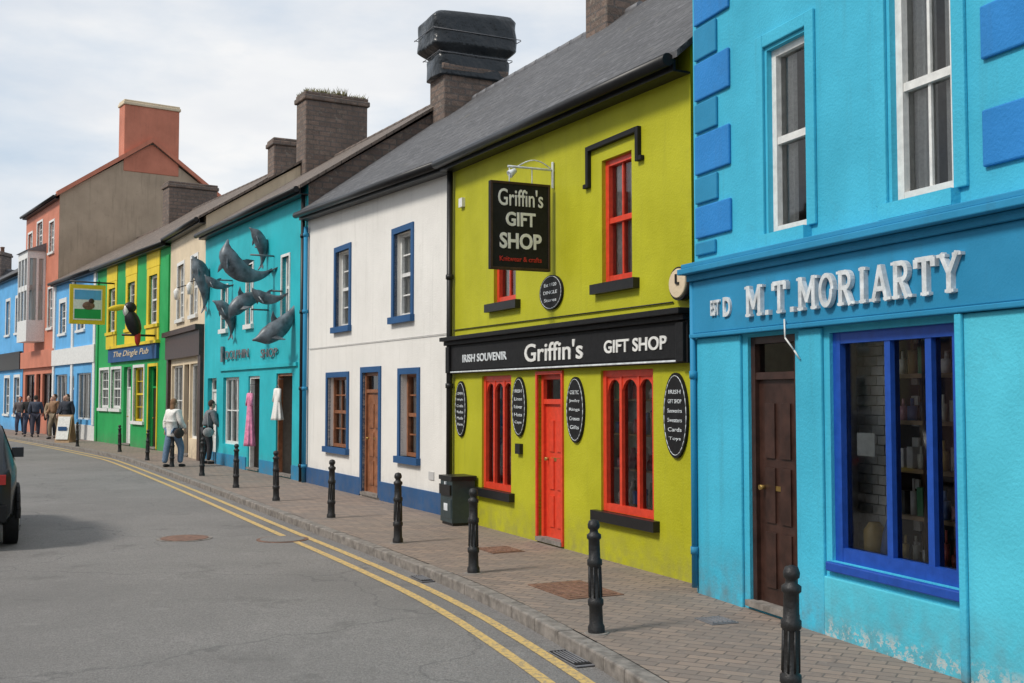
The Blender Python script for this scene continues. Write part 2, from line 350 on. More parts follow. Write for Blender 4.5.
    def chimney(s,x,y,wx,wy,z0,z1,mat,pots=2,name='chimney',capm=None):
        mb=MB();mb.box(x-wx/2,x+wx/2,y-wy/2,y+wy/2,z0,z1-.25,mat);mb.box(x-wx/2-.06,x+wx/2+.06,y-wy/2-.06,y+wy/2+.06,z1-.25,z1-.1,capm or mat);mb.box(x-wx/2-.02,x+wx/2+.02,y-wy/2-.02,y+wy/2+.02,z1-.1,z1,capm or mat)
        for i in range(pots):
            yy=y-wy/2+wy*(i+.5)/pots;mb.lathe([(.13,0),(.11,.3),(.14,.34),(.14,.4),(.08,.4)],(x,yy,z1),M['copper'],14)
        return mb.build(name,s.e,bevel=.03)
    def pipe(s,x,y,z0,z1,mat,r=.045):
        mb=MB();mb.cyl((x,y,z0),(x,y,z1),r,r,mat);z=z0+.3
        while z<z1:
            mb.cyl((x,y,z),(x,y,z+.07),r*1.3,r*1.3,mat);z+=1.6
        return mb.build('downpipe',s.e)

K=M['black'];KM=M['blackm']
cm=[plain('stock_%d'%i,c,.3) for i,c in enumerate([(.6,.42,.15),(.10,.28,.14),(.5,.1,.08),(.75,.71,.6),(.12,.2,.45),(.05,.05,.05),(.8,.77,.75),(.6,.3,.35)])]
# ---- M : cyan pub
b=Bld('blue_corner_shop',(1.70,10.19),(3.04,6.62),6.7,6.7,9.4,M['blueM'],M['slate'],L=8.2);BM=b
b.win(1.21,1.74,3.12,4.67,M['whitep'],cols=1,rows=1,curtain='sides',sill=M['blueM'],sw=.03,depth=.12,fw=.06)
b.win(2.73,3.32,3.13,4.75,M['whitep'],cols=2,rows=1,curtain='sides',sill=M['blueM'],sw=.03,depth=.12,fw=.065)
b.win(4.6,5.2,3.13,4.75,M['whitep'],cols=1,rows=1,sill=M['blueM'],sw=.03,depth=.14,fw=.05)
b.door(.88,1.56,.03,2.29,M['brownd'],M['brownd'],depth=.11)
b.win(2.0,3.33,.56,2.27,M['cobalt'],kind='shop',mull=[2.60,3.01],rows=1,fw=.085,depth=.10,curtain=None,room=M['roomw'],rd=1.2)
b.win(4.4,6.4,.56,2.27,M['cobalt'],kind='shop',mull=[5.1,5.8],rows=1,fw=.07,depth=.12,curtain=None)
t=MB();F_=M['fasM']
t.box(.05,8.2,-.07,.0,2.36,2.84,F_);t.box(.03,8.2,-.11,-.0,2.842,2.90,F_);t.box(.0,8.2,-.19,0,2.902,2.955,F_);t.box(.02,8.2,-.16,0,2.957,3.0,F_);t.box(.04,8.2,-.09,0,2.32,2.358,F_)
t.build('fascia',b.e,bevel=.008)
t=MB();q=M['quoin']
for z0,z1,w in ((3.08,3.20,.3),(3.24,3.53,.56),(3.56,3.80,.34),(3.83,4.19,.55),(4.22,4.49,.34),(4.52,4.87,.55),(4.9,5.2,.34),(5.23,5.55,.55),(5.6,5.9,.34)):
    t.box(.06,w+.10,-.03,0,z0,z1,q if w>.4 else M['fasM'])
for z0,z1,w in ((3.22,3.58,.34),(3.9,4.24,.34),(4.55,4.9,.34)): t.box(3.60,3.60+w+.2,-.03,0,z0,z1,q)
t.build('quoins',b.e,bevel=.012)
t=MB();t.box(3.40,8.2,-.05,0,-.1,2.316,M['blueM2']);t.box(0.05,.80,-.03,0,-.1,2.316,M['blueM']);t.box(1.64,1.93,-.03,0,-.1,2.316,M['blueM'])
t.box(3.38,3.44,-.08,-.05,.0,2.318,M['blueM']);t.box(1.93,3.38,-.03,0,-.1,.44,M['blueM2']);t.box(1.97,3.35,-.045,0,.485,.555,M['cobalt']);t.build('pilasters',b.e,bevel=.01)
t=MB()
for x0,x1,z0,z1 in ((1.21,1.74,3.12,4.67),(2.73,3.32,3.13,4.75)):
    t.box(x0-.14,x0-.03,-.03,0,z0,z1+.14,M['blueM']);t.box(x1+.03,x1+.14,-.03,0,z0,z1+.14,M['blueM']);t.box(x0-.03,x1+.03,-.028,0,z1+.03,z1+.14,M['blueM'])
t.build('window_architraves',b.e,bevel=.008)
t=MB()
for k,z in enumerate((.62,.95,1.28,1.62,1.95)):
    t.box(2.45,3.42,.20,.42,z-.03,z,M['wood'] if k else M['brownd'])
    x=2.5
    while x<3.4:
        h=random.uniform(.14,.26);r=random.uniform(.022,.04);mm=random.choice(cm)
        if random.random()<.6: t.cyl((x,.26,z),(x,.26,z+h*.65),r,r,mm,10);t.cyl((x,.26,z+h*.65),(x,.26,z+h),r*.4,r*.35,mm,8)
        else: t.box(x-r,x+r,.23,.30,z+.001,z+h*.8,mm)
        x+=random.uniform(.075,.13)
for x in (2.45,2.78,3.1,3.42): t.box(x-.014,x+.014,.195,.43,.5,2.2,M['brownd'])
t.box(2.45,3.42,.43,.45,.5,2.2,M['wood'])
for k in range(22): 
    z=.6+k*.075
    for j in range(5): t.box(1.72+j*.15+(k%2)*.07,1.86+j*.15+(k%2)*.07,.36,.38,z,z+.068,M['roomw'])
t.box(2.14,2.34,.13,.135,1.35,1.52,M['whitep'])
t.lathe([(.05,0),(.08,.05),(.08,.2),(.04,.26)],(2.2,.23,.6),cm[0]);t.lathe([(.03,0),(.07,.06),(.05,.2),(.02,.3)],(2.38,.22,.6),cm[4])
t.build('shop_stock',b.e)
b.finish()
b.pipe(.06,-.06,.05,2.9,M['fasM'],.028)
t=MB();pts=[(1.55,-.09,2.40),(1.6,-.12,2.25),(1.66,-.08,2.15),(1.68,-.04,2.08)]
for p,q2 in zip(pts[:-1],pts[1:]): t.cyl(p,q2,.007,.007,M['whitep'],6)
t.build('cable',b.e)
def strokes(ch):
    S=[];ser=[]
    def line(*p): S.append(p)
    def arc(cx,cy,rx,ry,a0,a1,n=10):
        pp=[(cx+rx*math.cos(rad(a0+(a1-a0)*i/n)),cy+ry*math.sin(rad(a0+(a1-a0)*i/n))) for i in range(n+1)]
        for u,v in zip(pp[:-1],pp[1:]): S.append((*u,*v))
    if ch=='M': line(.14,0,.14,1);line(.86,0,.86,1);line(.16,.95,.5,.25);line(.5,.25,.84,.95);ser+=[(.14,0),(.86,0),(.1,1),(.9,1)]
    if ch=='T': line(.5,0,.5,1);line(.08,.95,.92,.95);line(.08,.75,.08,.95);line(.92,.75,.92,.95);ser+=[(.5,0)]
    if ch=='O': arc(.5,.5,.36,.45,0,360,22)
    if ch=='I': line(.5,0,.5,1);ser+=[(.5,0),(.5,1)]
    if ch=='A': line(.14,0,.5,.97);line(.5,.97,.86,0);line(.28,.33,.72,.33);ser+=[(.12,0),(.88,0)]
    if ch=='Y': line(.5,0,.5,.5);line(.5,.48,.14,1);line(.5,.48,.86,1);ser+=[(.5,0),(.14,1),(.86,1)]
    if ch=='R': line(.2,0,.2,1);line(.2,.95,.52,.95);line(.2,.5,.52,.5);arc(.52,.725,.25,.225,-90,90);line(.48,.5,.8,0);ser+=[(.2,0),(.84,0),(.15,1)]
    if ch=='.': line(.3,.06,.7,.06)
    return S,ser
mb=MB();x=1.02;widths={'I':.13,'.':.10,'M':.245}
for ch in "M.T.MORIARTY":
    w=widths.get(ch,.20);h=.25;z=2.455;S,ser=strokes(ch);th=.017;fw=w*.96
    if ch=='.': th=.02
    for i,(xa,za,xb,zb) in enumerate(S):
        a=Vector((x+xa*fw,0,z+za*h));c=Vector((x+xb*fw,0,z+zb*h));d=(c-a)
        if d.length<1e-5: continue
        n=Vector((-d.z,0,d.x)).normalized()*th;dd=d.normalized()*.005;y=-.110-.0005*i
        if abs(d.x)<1e-4: n*=1.25
        mb.prism([(a-n-dd)+Vector((0,y,0)),(c-n+dd)+Vector((0,y,0)),(c+n+dd)+Vector((0,y,0)),(a+n-dd)+Vector((0,y,0))],(0,.04,0),M['silver'])
    for xs_,zs_ in ser:
        zc=z+zs_*h;sw=.038
        mb.box(x+xs_*fw-sw,x+xs_*fw+sw,-.108,-.07,zc-(.0 if zs_==0 else .02),zc+(.02 if zs_==0 else 0.0),M['silver'])
    x+=w+.022
sgn=mb.build('shop_name_lettering',None,BM.Mx)
text(sgn,"EST",.42,.57,2.50,2.64,-.08,M['silver'],.01,off=.02);text(sgn,"D",.63,.75,2.48,2.65,-.08,M['silver'],.01,off=.03)

# ---- Y : olive yellow gift shop
b=Bld('yellow_gift_shop',(-.88,16.22),(1.74,10.59),5.36,5.20,8.27,M['yellow'],M['slate']);BY=b
b.win(4.46,5.10,3.03,4.41,M['red'],cols=2,rows=1,depth=.12,fw=.07,curtain='full',sill=K,sw=.12)
b.win(1.5,2.20,3.03,4.20,M['red'],cols=2,rows=1,depth=.12,fw=.07,curtain='full',sill=K,sw=.12)
b.win(1.10,2.06,.53,2.06,M['red'],kind='shop',mull=[1.42,1.74],rows=1,fw=.07,depth=.10,curtain=None,goods=True,arch=True,sill=K,sw=.08,room=M['roomw'],rd=.28)
b.win(4.42,5.50,.53,2.07,M['red'],kind='shop',mull=[4.78,5.14],rows=1,fw=.07,depth=.10,curtain=None,goods=True,arch=True,sill=K,sw=.08,room=M['roomw'],rd=.28)
b.door(2.86,3.50,.02,2.05,M['red'],M['red'],depth=.12,surround=M['red'],sw=.04)
t=MB();t.box(-.02,6.24,-.08,0,2.11,2.52,KM);t.box(-.03,6.24,-.13,0,2.522,2.58,KM);t.box(-.05,6.25,-.19,0,2.582,2.64,KM);t.box(.0,6.2,-.095,-.08,2.12,2.14,M['silver'])
for x in (.02,6.09): t.box(x,x+.13,-.12,-.08,2.12,2.5,KM)
t.box(4.16,4.22,-.05,0,4.15,4.62,KM);t.box(5.24,5.30,-.05,0,4.25,4.62,KM);t.box(4.22,5.24,-.053,0,4.56,4.62,KM);t.box(4.10,4.158,-.05,0,4.15,4.2,KM);t.box(5.302,5.36,-.05,0,4.25,4.3,KM)
t.build('fascia',b.e,bevel=.006)
f=MB();f.box(.2,6.05,-.088,-.078,2.16,2.48,KM);fo=f.build('shop_sign',None,BY.Mx)
text(fo,"IRISH SOUVENIR",.62,2.12,2.26,2.37,-.092,M['silver'],.005,off=.02)
text(fo,"Griffin's",2.66,4.18,2.21,2.44,-.092,M['whitep'],.006,off=.012)
text(fo,"GIFT SHOP",4.66,5.9,2.25,2.39,-.092,M['whitep'],.006,off=.022)
b.finish();b.pipe(.06,-.07,.0,5.1,K)
t=MB();t.cyl((.1,-.015,2.75),(5.9,-.015,2.72),.007,.007,K,6);t.box(.35,.48,-.05,0,4.52,4.65,M['whitep']);t.build('wiring',b.e)
t=MB();t.box(2.28,2.42,-.05,0,1.05,1.18,K);t.build('letterbox',b.e)
def oval(cx,cz,rx,rz,name,lines,fr=M['silver']):
    mb=MB();n=28;o=[(cx+rx*math.cos(2*math.pi*i/n),-.03,cz+rz*math.sin(2*math.pi*i/n)) for i in range(n)];mb.prism(o,(0,.03,0),KM)
    for i in range(n):
        a=Vector(o[i])*1;c=Vector(o[(i+1)%n]);ctr=Vector((cx,-.03,cz));a=ctr+(a-ctr)*.93;c=ctr+(c-ctr)*.93;mb.cyl(a,c,.004,.004,fr,6)
    ob=mb.build(name,None,BY.Mx)
    k=len(lines)
    for i,l in enumerate(lines):
        z=cz+rz*.66-(i+.5)*rz*1.32/k;h=rz*.26/k*1.1;w=rx*math.sqrt(max(.1,1-((z-cz)/rz)**2))*.60;text(ob,l,cx-w,cx+w,z-h,z+h,-.033,M['silver'],.002,off=.0)
oval(.38,1.60,.20,.40,'oval_sign',["OPEN","Irish gifts","Crafts","Woollens","Made","Here"])
oval(2.34,1.65,.20,.38,'oval_sign',["IRISH","Linen","Knitwear","Hats","Caps"])
oval(3.86,1.63,.21,.38,'oval_sign',["CELTIC","Jewellery","Rings","Crosses","Gifts"])
oval(5.94,1.60,.21,.42,'oval_sign',["IRISH","GIFT SHOP","Souvenirs","Sweaters","Cards","Toys"])
oval(3.25,3.04,.30,.21,'round_plaque',["Est 1920","DINGLE","Stores"])
mb=MB()
mb.cyl((6.12,-.02,2.88),(6.12,-.10,2.88),.165,.165,K,24);mb.cyl((6.12,-.10,2.88),(6.12,-.12,2.88),.15,.135,M['cream'],24);mb.box(6.11,6.13,-.135,-.12,2.88,2.97,K);mb.box(6.12,6.17,-.135,-.12,2.87,2.89,K)
mb.build('wall_clock',None,BY.Mx)
mb=MB();X=3.3
mb.box(X-.03,X+.03,-.86,-.07,3.28,4.33,KM)
for a in ((-.86,-.07,3.28,3.31),(-.86,-.07,4.30,4.33),(-.86,-.83,3.31,4.30),(-.10,-.07,3.31,4.30)): mb.box(X+.031,X+.04,a[0],a[1],a[2],a[3],M['brownd'])
mb.cyl((X,0,4.52),(X,-.62,4.52),.014,.014,M['silver'],8);mb.cyl((X,-.02,4.62),(X,-.02,4.3),.018,.018,M['silver'],8)
pp=[(X,-.02-.06*k,4.52+.10*math.sin(k/8*math.pi)) for k in range(9)]
for p,q2 in zip(pp[:-1],pp[1:]): mb.cyl(p,q2,.009,.009,M['silver'],6)
for y in (-.3,-.6): mb.cyl((X,y,4.33),(X,y,4.52),.008,.008,M['silver'],6)
mb.cyl((X,-.60,4.42),(X,-.52,4.48),.05,.03,M['silver'],10)
hs=mb.build('hanging_sign',None,BY.Mx,bevel=.004)
text(hs,"Griffin's",-.76,-.17,4.04,4.25,X+.034,M['whitep'],.004,side=True,off=.008)
text(hs,"GIFT",-.66,-.27,3.80,3.97,X+.034,M['whitep'],.004,side=True,off=.03)
text(hs,"SHOP",-.74,-.19,3.53,3.72,X+.034,M['whitep'],.004,side=True,off=.03)
text(hs,"Knitwear & crafts",-.74,-.19,3.38,3.44,X+.034,M['reddark'],.004,side=True,off=.01)

# ---- W : white house
b=Bld('white_house',(-4.27,22.90),(-.88,16.30),5.68,5.37,8.29,M['white'],M['slate']);BW=b
nv=M['navy'];kw=dict(surround=nv,sw=.10,depth=.18,fw=.05,curtain='full')
b.win(1.91,2.70,3.10,4.55,M['whitep'],**kw);b.win(5.02,5.79,3.10,4.50,M['whitep'],**kw)
b.win(1.45,2.62,.80,2.14,M['browno'],cols=3,**kw);b.win(5.33,6.07,.80,2.14,M['browno'],**kw)
b.door(3.48,4.32,.03,2.20,M['browno'],M['browno'],surround=nv,sw=.1,depth=.12)
t=MB()
for x0,x1 in ((0,3.38),(4.42,7.42)): t.box(x0,x1,-.03,0,-.1,.32,nv)
t.build('plinth',b.e,bevel=.006)
t=MB();t.box(6.55,6.75,-.015,0,.5,.62,M['grey']);t.cyl((.2,-.02,2.75),(7.3,-.02,2.72),.006,.006,M['grey'],6);t.build('vents_and_cable',b.e)
b.finish();b.pipe(.08,-.07,0,5.3,M['fasM'])
b.chimney(6.37,3.6,.7,.9,7.2,9.9,M['brickch'])
b.chimney(.15,3.6,.8,1.5,7.0,9.15,M['brickch'],pots=0,name='chimney_stack')
mb=MB();rs=[];nz=40;nr=80
for k in range(nz):
    t=k/(nz-1);z=8.8+t*1.42;sc=1.0+.20*min(1,max(0,(t-.38)/.1))-.12*max(0,(t-.93)/.07)-.05*math.exp(-((t-.36)/.03)**2);ring=[]
    for i in range(nr):
        a=2*math.pi*i/nr;ca,sa=math.cos(a),math.sin(a);p=9
        r=(abs(ca)**p+abs(sa)**p)**(-1/p);x=.46*r*ca*sc;y=.86*r*sa*sc
        nn=.035*noise.noise(Vector((x*1.6,y*1.6,z*1.6)))+.012*math.sin((y-x)*5+z*9+3*noise.noise(Vector((x,y,z))))
        ring.append((.15+x*(1+nn),3.6+y*(1+nn),z+(.10*y+.03*math.sin(3*x))*t*.6))
    rs.append(ring)
mb.rings(rs,M['wrap'])
for z,sc in ((9.28,1.03),(9.75,1.23)):
    L_=[(.15+.46*sc*sx,3.6+.86*sc*sy) for sx,sy in ((-1,-1),(1,-1),(1,1),(-1,1))]
    for i in range(4): mb.cyl((*L_[i],z),(*L_[(i+1)%4],z+.02),.010,.010,M['lead'],6)
mb.build('plastic_wrapping',b.e)

# ---- D : turquoise with dolphins
b=Bld('turquoise_shop',(-8.44,30.16),(-4.27,22.90),6.28,6.22,8.62,M['turq'],M['tile'],side=M['brickch']);BD=b
kw=dict(depth=.15,fw=.07,surround=M['whitep'],sw=.06,curtain='full')
b.win(6.7,7.2,3.5,4.85,M['whitep'],**kw);b.win(4.0,4.5,3.5,4.95,M['whitep'],**kw);b.win(1.75,2.3,3.5,4.6,M['whitep'],**kw)
b.win(1.95,3.4,.55,2.25,M['whitep'],kind='shop',mull=[2.45,2.95],rows=2,depth=.15,fw=.07,curtain='full')
b.door(4.2,5.1,.03,2.25,M['whitep'],M['whitep'],open_=True,trans=False,depth=.12);b.door(6.35,7.45,.03,2.28,M['browno'],M['browno'],open_=True,trans=False,depth=.12)
b.door(.4,1.3,.03,2.25,M['whitep'],M['whitep'])
t=MB();t.box(1.7,7.8,-.05,0,2.42,2.50,M['turq']);t.box(0,4.1,-.03,0,-.1,.3,M['fasM']);t.box(5.2,6.25,-.03,0,-.1,.3,M['fasM']);t.box(7.5,8.3,-.03,0,-.1,.3,M['fasM']);t.build('string_course',b.e)
b.finish();b.pipe(8.25,-.07,0,6.0,K)
mb=MB();mb.box(1.9,2.1,-.07,-.02,2.65,3.05,M['sculpt']);ls=mb.build('shop_name_sign',None,BD.Mx)
text(ls,"DOLPHIN",2.3,4.3,2.70,2.92,-.04,M['lead'],.012,off=.0);text(ls,"SHOP",5.3,6.5,2.66,2.86,-.04,M['lead'],.012,off=.0)
b.chimney(.1,3.6,.8,1.9,7.4,10.5,M['brickch'],pots=0)
mb=MB()
for i in range(700):
    a=random.uniform(-.42,.42);c=random.uniform(-.95,.95);h=random.uniform(.06,.30)*(1-abs(c)*.5)*(.6+.6*noise.noise(Vector((c*3,a*3,0)))+.3);dx=random.uniform(-.1,.1);mb.poly([(.1+a-.025,3.6+c,10.48),(.1+a+.025,3.6+c+.02,10.48),(.1+a+dx,3.6+c+dx,10.48+h)],M['weed'])
mb.build('chimney_weeds',b.e)
def dolphin(B,s,y,z,Ln,th0,curl,yaw=0,name='dolphin_sculpture'):
    mb=MB();n=18;pts=[];p=Vector((0,0,0));prof=[(0,.012),(.05,.026),(.10,.045),(.13,.085),(.22,.12),(.38,.14),(.52,.128),(.68,.09),(.82,.052),(.93,.028),(1,.018)]
    def rr(t):
        for (a,ra),(c,rb) in zip(prof[:-1],prof[1:]):
            if t<=c: return ra+(rb-ra)*(t-a)/(c-a)
        return prof[-1][1]
    dirs=[]
    for k in range(n+1):
        t=k/n;th=rad(th0+curl*(t-.5));d=Vector((0,-math.cos(th),math.sin(th)))
        if k: p=p-d*(Ln/n)
        pts.append(p.copy());dirs.append(d)
    mid=(pts[0]+pts[-1])/2;pts=[q-mid for q in pts]
    rt=Matrix.Rotation(rad(yaw),3,'Z');base=Vector((s,y,z))
    rings=[];ups=[]
    for k,(q,d) in enumerate(zip(pts,dirs)):
        up=Vector((0,d.z,-d.y));side=Vector((1,0,0));ups.append(up);r=rr(k/n)*Ln
        rings.append([base+rt@(q+up*(r*1.1*math.sin(2*math.pi*i/12))+side*(r*.85*math.cos(2*math.pi*i/12))) for i in range(12)])
    mb.rings(rings,M['sculpt'])
    def fin(k,pl,th=.02):
        q,d,up=pts[k],dirs[k],ups[k];sd=Vector((1,0,0));loop=[q+d*a*Ln+up*c*Ln+sd*e*Ln for a,c,e in pl]
        mb.prism([base+rt@v for v in loop],tuple(rt@(sd*th)) if abs(pl[1][2]-pl[0][2])<.01 else tuple(rt@(up*th)),M['sculpt'])
    fin(8,[(.06,.10,0),(.0,.2,0),(-.09,.27,0),(-.07,.18,0),(-.09,.09,0)])
    for sg in (1,-1):
        fin(5,[(.05,-.04,.06*sg),(-.04,-.12,.2*sg),(-.12,-.16,.24*sg),(-.06,-.05,.08*sg)])
        fin(n-1,[(.02,0,0.01*sg),(-.06,0,.15*sg),(-.13,0,.19*sg),(-.07,0,.02*sg)])
    mb.cyl(base,base+Vector((0,-y,0)),.02,.02,M['lead'],8)
    return mb.build(name,None,B.Mx)
dolphin(BD,6.1,-.55,4.95,1.6,35,-150);dolphin(BD,5.6,-.3,5.2,1.0,70,80)
dolphin(BD,5.7,-.40,3.75,1.25,-30,90);dolphin(BD,7.5,-.40,3.40,1.4,-40,-60);dolphin(BD,6.7,-.3,4.1,.9,10,-100)
dolphin(BD,3.0,-.35,3.7,1.1,60,90);dolphin(BD,2.7,-.35,4.7,.8,20,-80);dolphin(BD,.4,-.30,4.85,1.5,75,50)
def hanging_dress(B,x,y,z,mat,h=1.1,wd=1):
    mb=MB();rs=[]
    for k in range(13):
        t=k/12;w=wd*(.15-.05*math.sin(min(1,t/.35)*math.pi)+.13*max(0,t-.3));d=.05+.06*t;fo=max(0,t-.3)
        rs.append([(x+w*math.cos(a)*(1+.3*math.sin(a*7+t)*fo),y+d*math.sin(a)*(1+.4*math.sin(a*7+t)*fo),z-h*t) for a in [2*math.pi*i/36 for i in range(36)]])
    mb.rings(rs,mat)
    for sg in (1,-1): mb.cyl((x+.12*sg,y,z-.02),(x+.2*sg,y-.02,z-.3),.045,.035,mat,8);mb.cyl((x+.14*sg,y,z),(x,y,z+.08),.008,.008,M['lead'],6)
    mb.cyl((x,y,z+.08),(x,y,z+.2),.008,.008,M['lead'],6);mb.cyl((x,y,z+.2),(x,.05,z+.2),.008,.008,M['lead'],6)
    mb.build('hanging_dress',None,B.Mx)
hanging_dress(BD,4.75,-.12,1.85,plain('pink_cloth',(.75,.25,.40),.9,.2),1.25,.75);hanging_dress(BD,6.75,-.10,1.95,M['curtain'],.7,.8)

# ---- C : cream
b=Bld('cream_shop',(-10.88,34.91),(-8.44,30.16),6.85,6.75,9.05,M['cream'],M['tile']);BC=b
kw=dict(depth=.15,fw=.07,surround=M['whitep'],sw=.1,curtain='sides')
b.win(1.3,2.3,4.1,5.75,M['whitep'],**kw);b.win(3.4,4.3,4.1,5.75,M['whitep'],**kw)
b.win(.5,2.3,.55,2.7,M['whitep'],kind='shop',mull=[1.1,1.7],rows=2,depth=.15,curtain='full');b.win(3.4,4.7,.55,2.7,M['whitep'],kind='shop',mull=[4.05],rows=1,depth=.15,curtain='sides')
b.door(2.5,3.25,.03,2.7,M['brownd'],M['brownd'])
t=MB();t.box(0.02,5.3,-.14,0,2.9,3.6,M['brownd']);t.box(0.0,5.3,-.25,0,3.602,3.75,M['brownd']);t.box(.05,.35,-.1,0,-.1,2.9,M['brownd']);t.box(4.95,5.3,-.1,0,-.1,2.9,M['brownd']);t.build('shopfront',b.e)
t=MB()
for x in (2.8,4.75): t.lathe([(.001,0),(.06,.0),(.10,.25),(.04,.33),(.001,.36)],(x,-.3,4.6),M['whitep'],8);t.cyl((x,-.3,4.95),(x,0,5.05),.015,.015,K,6)
t.build('lanterns',b.e)
b.finish();b.chimney(.1,3.6,.8,.9,7.5,10.3,M['brickch'],pots=0)
# ---- G : green with yellow
b=Bld('green_pub',(-16.34,43.23),(-10.88,34.91),6.85,6.78,9.3,M['green'],M['tile']);BG=b
for x in (1.9,4.7,7.5): b.win(x,x+1.0,4.15,5.8,M['whitep'],depth=.15,fw=.08,surround=M['yel2'],sw=.25,curtain='sides')
for x in (.7,2.5): b.win(x,x+1.4,1.3,2.75,M['whitep'],cols=3,depth=.15,fw=.09,surround=M['whitep'],sw=.1,curtain='full')
b.door(4.3,5.3,.03,2.8,M['whitep'],M['whitep']);b.win(5.7,7.0,.9,2.75,M['yel2'],depth=.15,surround=M['whitep'],curtain='full');b.door(7.6,8.6,.03,2.75,M['brownd'],M['green'],surround=M['yel2'])
t=MB();t.box(2.3,8.8,-.1,0,3.0,3.5,M['navy']);t.box(2.2,8.9,-.16,0,3.502,3.6,M['yel2'])
for x in (1.62,4.42,7.22): t.box(x,x+1.56,-.03,0,3.62,4.03,M['yel2']);t.box(x,x+1.56,-.03,0,6.06,6.7,M['yel2'])
for x in (.05,9.6): t.box(x,x+.3,-.05,0,-.1,6.28,M['green'])
t.build('shopfront',b.e);b.finish();b.chimney(.0,3.6,.9,2.0,7.5,10.5,M['brickch'],pots=0)
text(b.e,"The Dingle Pub",3.2,7.9,3.12,3.38,-.105,M['cream'],.01,shear=.3)
mb=MB();X=2.8;mb.box(X-.05,X+.05,-1.6,-.35,4.4,5.85,M['yel2']);mb.box(X+.051,X+.06,-1.48,-.47,4.55,5.7,M['whitep']);mb.box(X+.061,X+.066,-1.44,-.51,4.6,4.95,M['green']);mb.box(X+.061,X+.066,-1.44,-.51,5.3,5.65,M['lblue']);mb.ell((X+.07,-.95,5.08),(.02,.22,.15),M['copper']);mb.ell((X+.075,-.85,5.25),(.02,.1,.1),M['brownd']);mb.cyl((X,0,5.95),(X,-1.6,5.95),.03,.03,K,8)
for y in (-.6,-1.4): mb.cyl((X,y,5.85),(X,y,5.95),.012,.012,K,6)
mb.build('pub_hanging_sign',None,BG.Mx)
mb=MB();X=8.4;mb.ell((X,-.75,4.15),(.2,.24,.45),K,rot=Matrix.Rotation(rad(20),3,'X'));mb.ell((X,-.85,4.65),(.16,.2,.18),K);mb.ell((X,-.98,4.55),(.12,.1,.2),M['whitep']);mb.ell((X,-1.25,4.62),(.07,.32,.1),M['yel2'],rot=Matrix.Rotation(rad(12),3,'X'));mb.ell((X+.02,-.6,3.7),(.08,.1,.3),M['reddark']);mb.cyl((X,0,3.75),(X,-1.1,3.75),.035,.035,K,8)
mb.build('toucan_sculpture',None,BG.Mx)
# ---- L : light blue
b=Bld('light_blue_shop',(-20.72,49.70),(-16.34,43.23),6.9,6.85,9.1,M['lblue'],M['tile'])
for x in (1.2,4.6): b.win(x,x+1.1,4.5,5.85,M['whitep'],depth=.15,surround=M['whitep'],sw=.2,curtain='sides')
b.win(.5,2.8,.8,2.7,M['whitep'],kind='shop',mull=[1.3,2.1],rows=1,depth=.15,curtain='sides');b.door(3.2,4.1,.03,2.6,M['navy'],M['whitep']);b.win(4.6,7.0,.8,2.7,M['whitep'],kind='shop',mull=[5.4,6.2],rows=1,depth=.15,curtain='sides')
t=MB();t.box(0.02,7.8,-.1,0,3.1,3.8,M['whitep']);t.box(0,7.8,-.03,0,-.1,.6,M['whitep'])
for x in (0,3.6,7.4): t.box(x,x+.35,-.06,0,.62,6.7,M['whitep'])
t.build('shopfront',b.e);b.finish()
# ---- S : salmon tall house
b=Bld('salmon_house',(-24.53,55.22),(-20.49,49.46),10.85,10.9,13.7,M['salmon'],M['tile'],D=8.2,side=M['tan'])
for x in (.6,5.2): b.win(x,x+.9,8.4,9.8,M['whitep'],depth=.15,surround=M['whitep'],sw=.1);b.win(x,x+.9,4.9,6.7,M['whitep'],depth=.15,surround=M['whitep'],sw=.1)
b.win(2.6,3.7,8.9,10.1,M['whitep'],depth=.15,surround=M['whitep'],sw=.1)
b.win(.5,2.6,.8,2.8,M['brownd'],kind='shop',mull=[1.5],rows=1);b.door(3.0,3.9,.03,2.8,M['brownd'],M['brownd']);b.win(4.3,6.4,.8,2.8,M['brownd'],kind='shop',mull=[5.3],rows=1)
t=MB();t.box(0,7.0,-.15,0,3.1,3.9,M['salmon']);t.build('fascia',b.e)
# raised verge copings on the gable
t=MB()
for (ya,za,yb,zb) in ((-.15,10.78,4.1,13.78),(4.1,13.78,8.35,10.78)): t.prism([(6.92,ya,za),(6.92,yb,zb),(6.92,yb,zb+.22),(6.92,ya,za+.22)],(.28,0,0),M['salmon'])
t.build('gable_coping',b.e)
t=MB();wp=M['whitep'];t.box(2.4,4.5,-.8,0,4.3,5.3,wp);t.box(2.4,4.5,-.8,0,8.2,8.55,wp)
t.box(2.45,4.45,-.78,0,6.7,6.95,wp)
for x in (2.4,3.05,3.75,4.4): t.box(x,x+.1,-.8,-.7,5.3,8.2,wp)
for y in (-.4,-.1): t.box(2.4,2.5,y,y+.1,5.3,8.2,wp);t.box(4.4,4.5,y,y+.1,5.3,8.2,wp)
for x in (2.45,4.45): t.poly([(x,-.75,5.3),(x,0,5.3),(x,0,8.2),(x,-.75,8.2)],M['glass'])
t.poly([(2.45,-.75,5.3),(4.45,-.75,5.3),(4.45,-.75,8.2),(2.45,-.75,8.2)],M['glass']);t.box(2.5,4.4,-.55,-.02,5.3,8.2,M['curtain']);t.prism([(2.3,-.9,8.55),(2.3,0,8.95),(2.3,0,8.55)],(2.3,0,0),M['lead'])
t.build('bay_window',b.e);b.finish()
b.chimney(6.6,4.1,.9,2.6,12.3,15.7,M['salmon'],pots=0,capm=M['cream'])
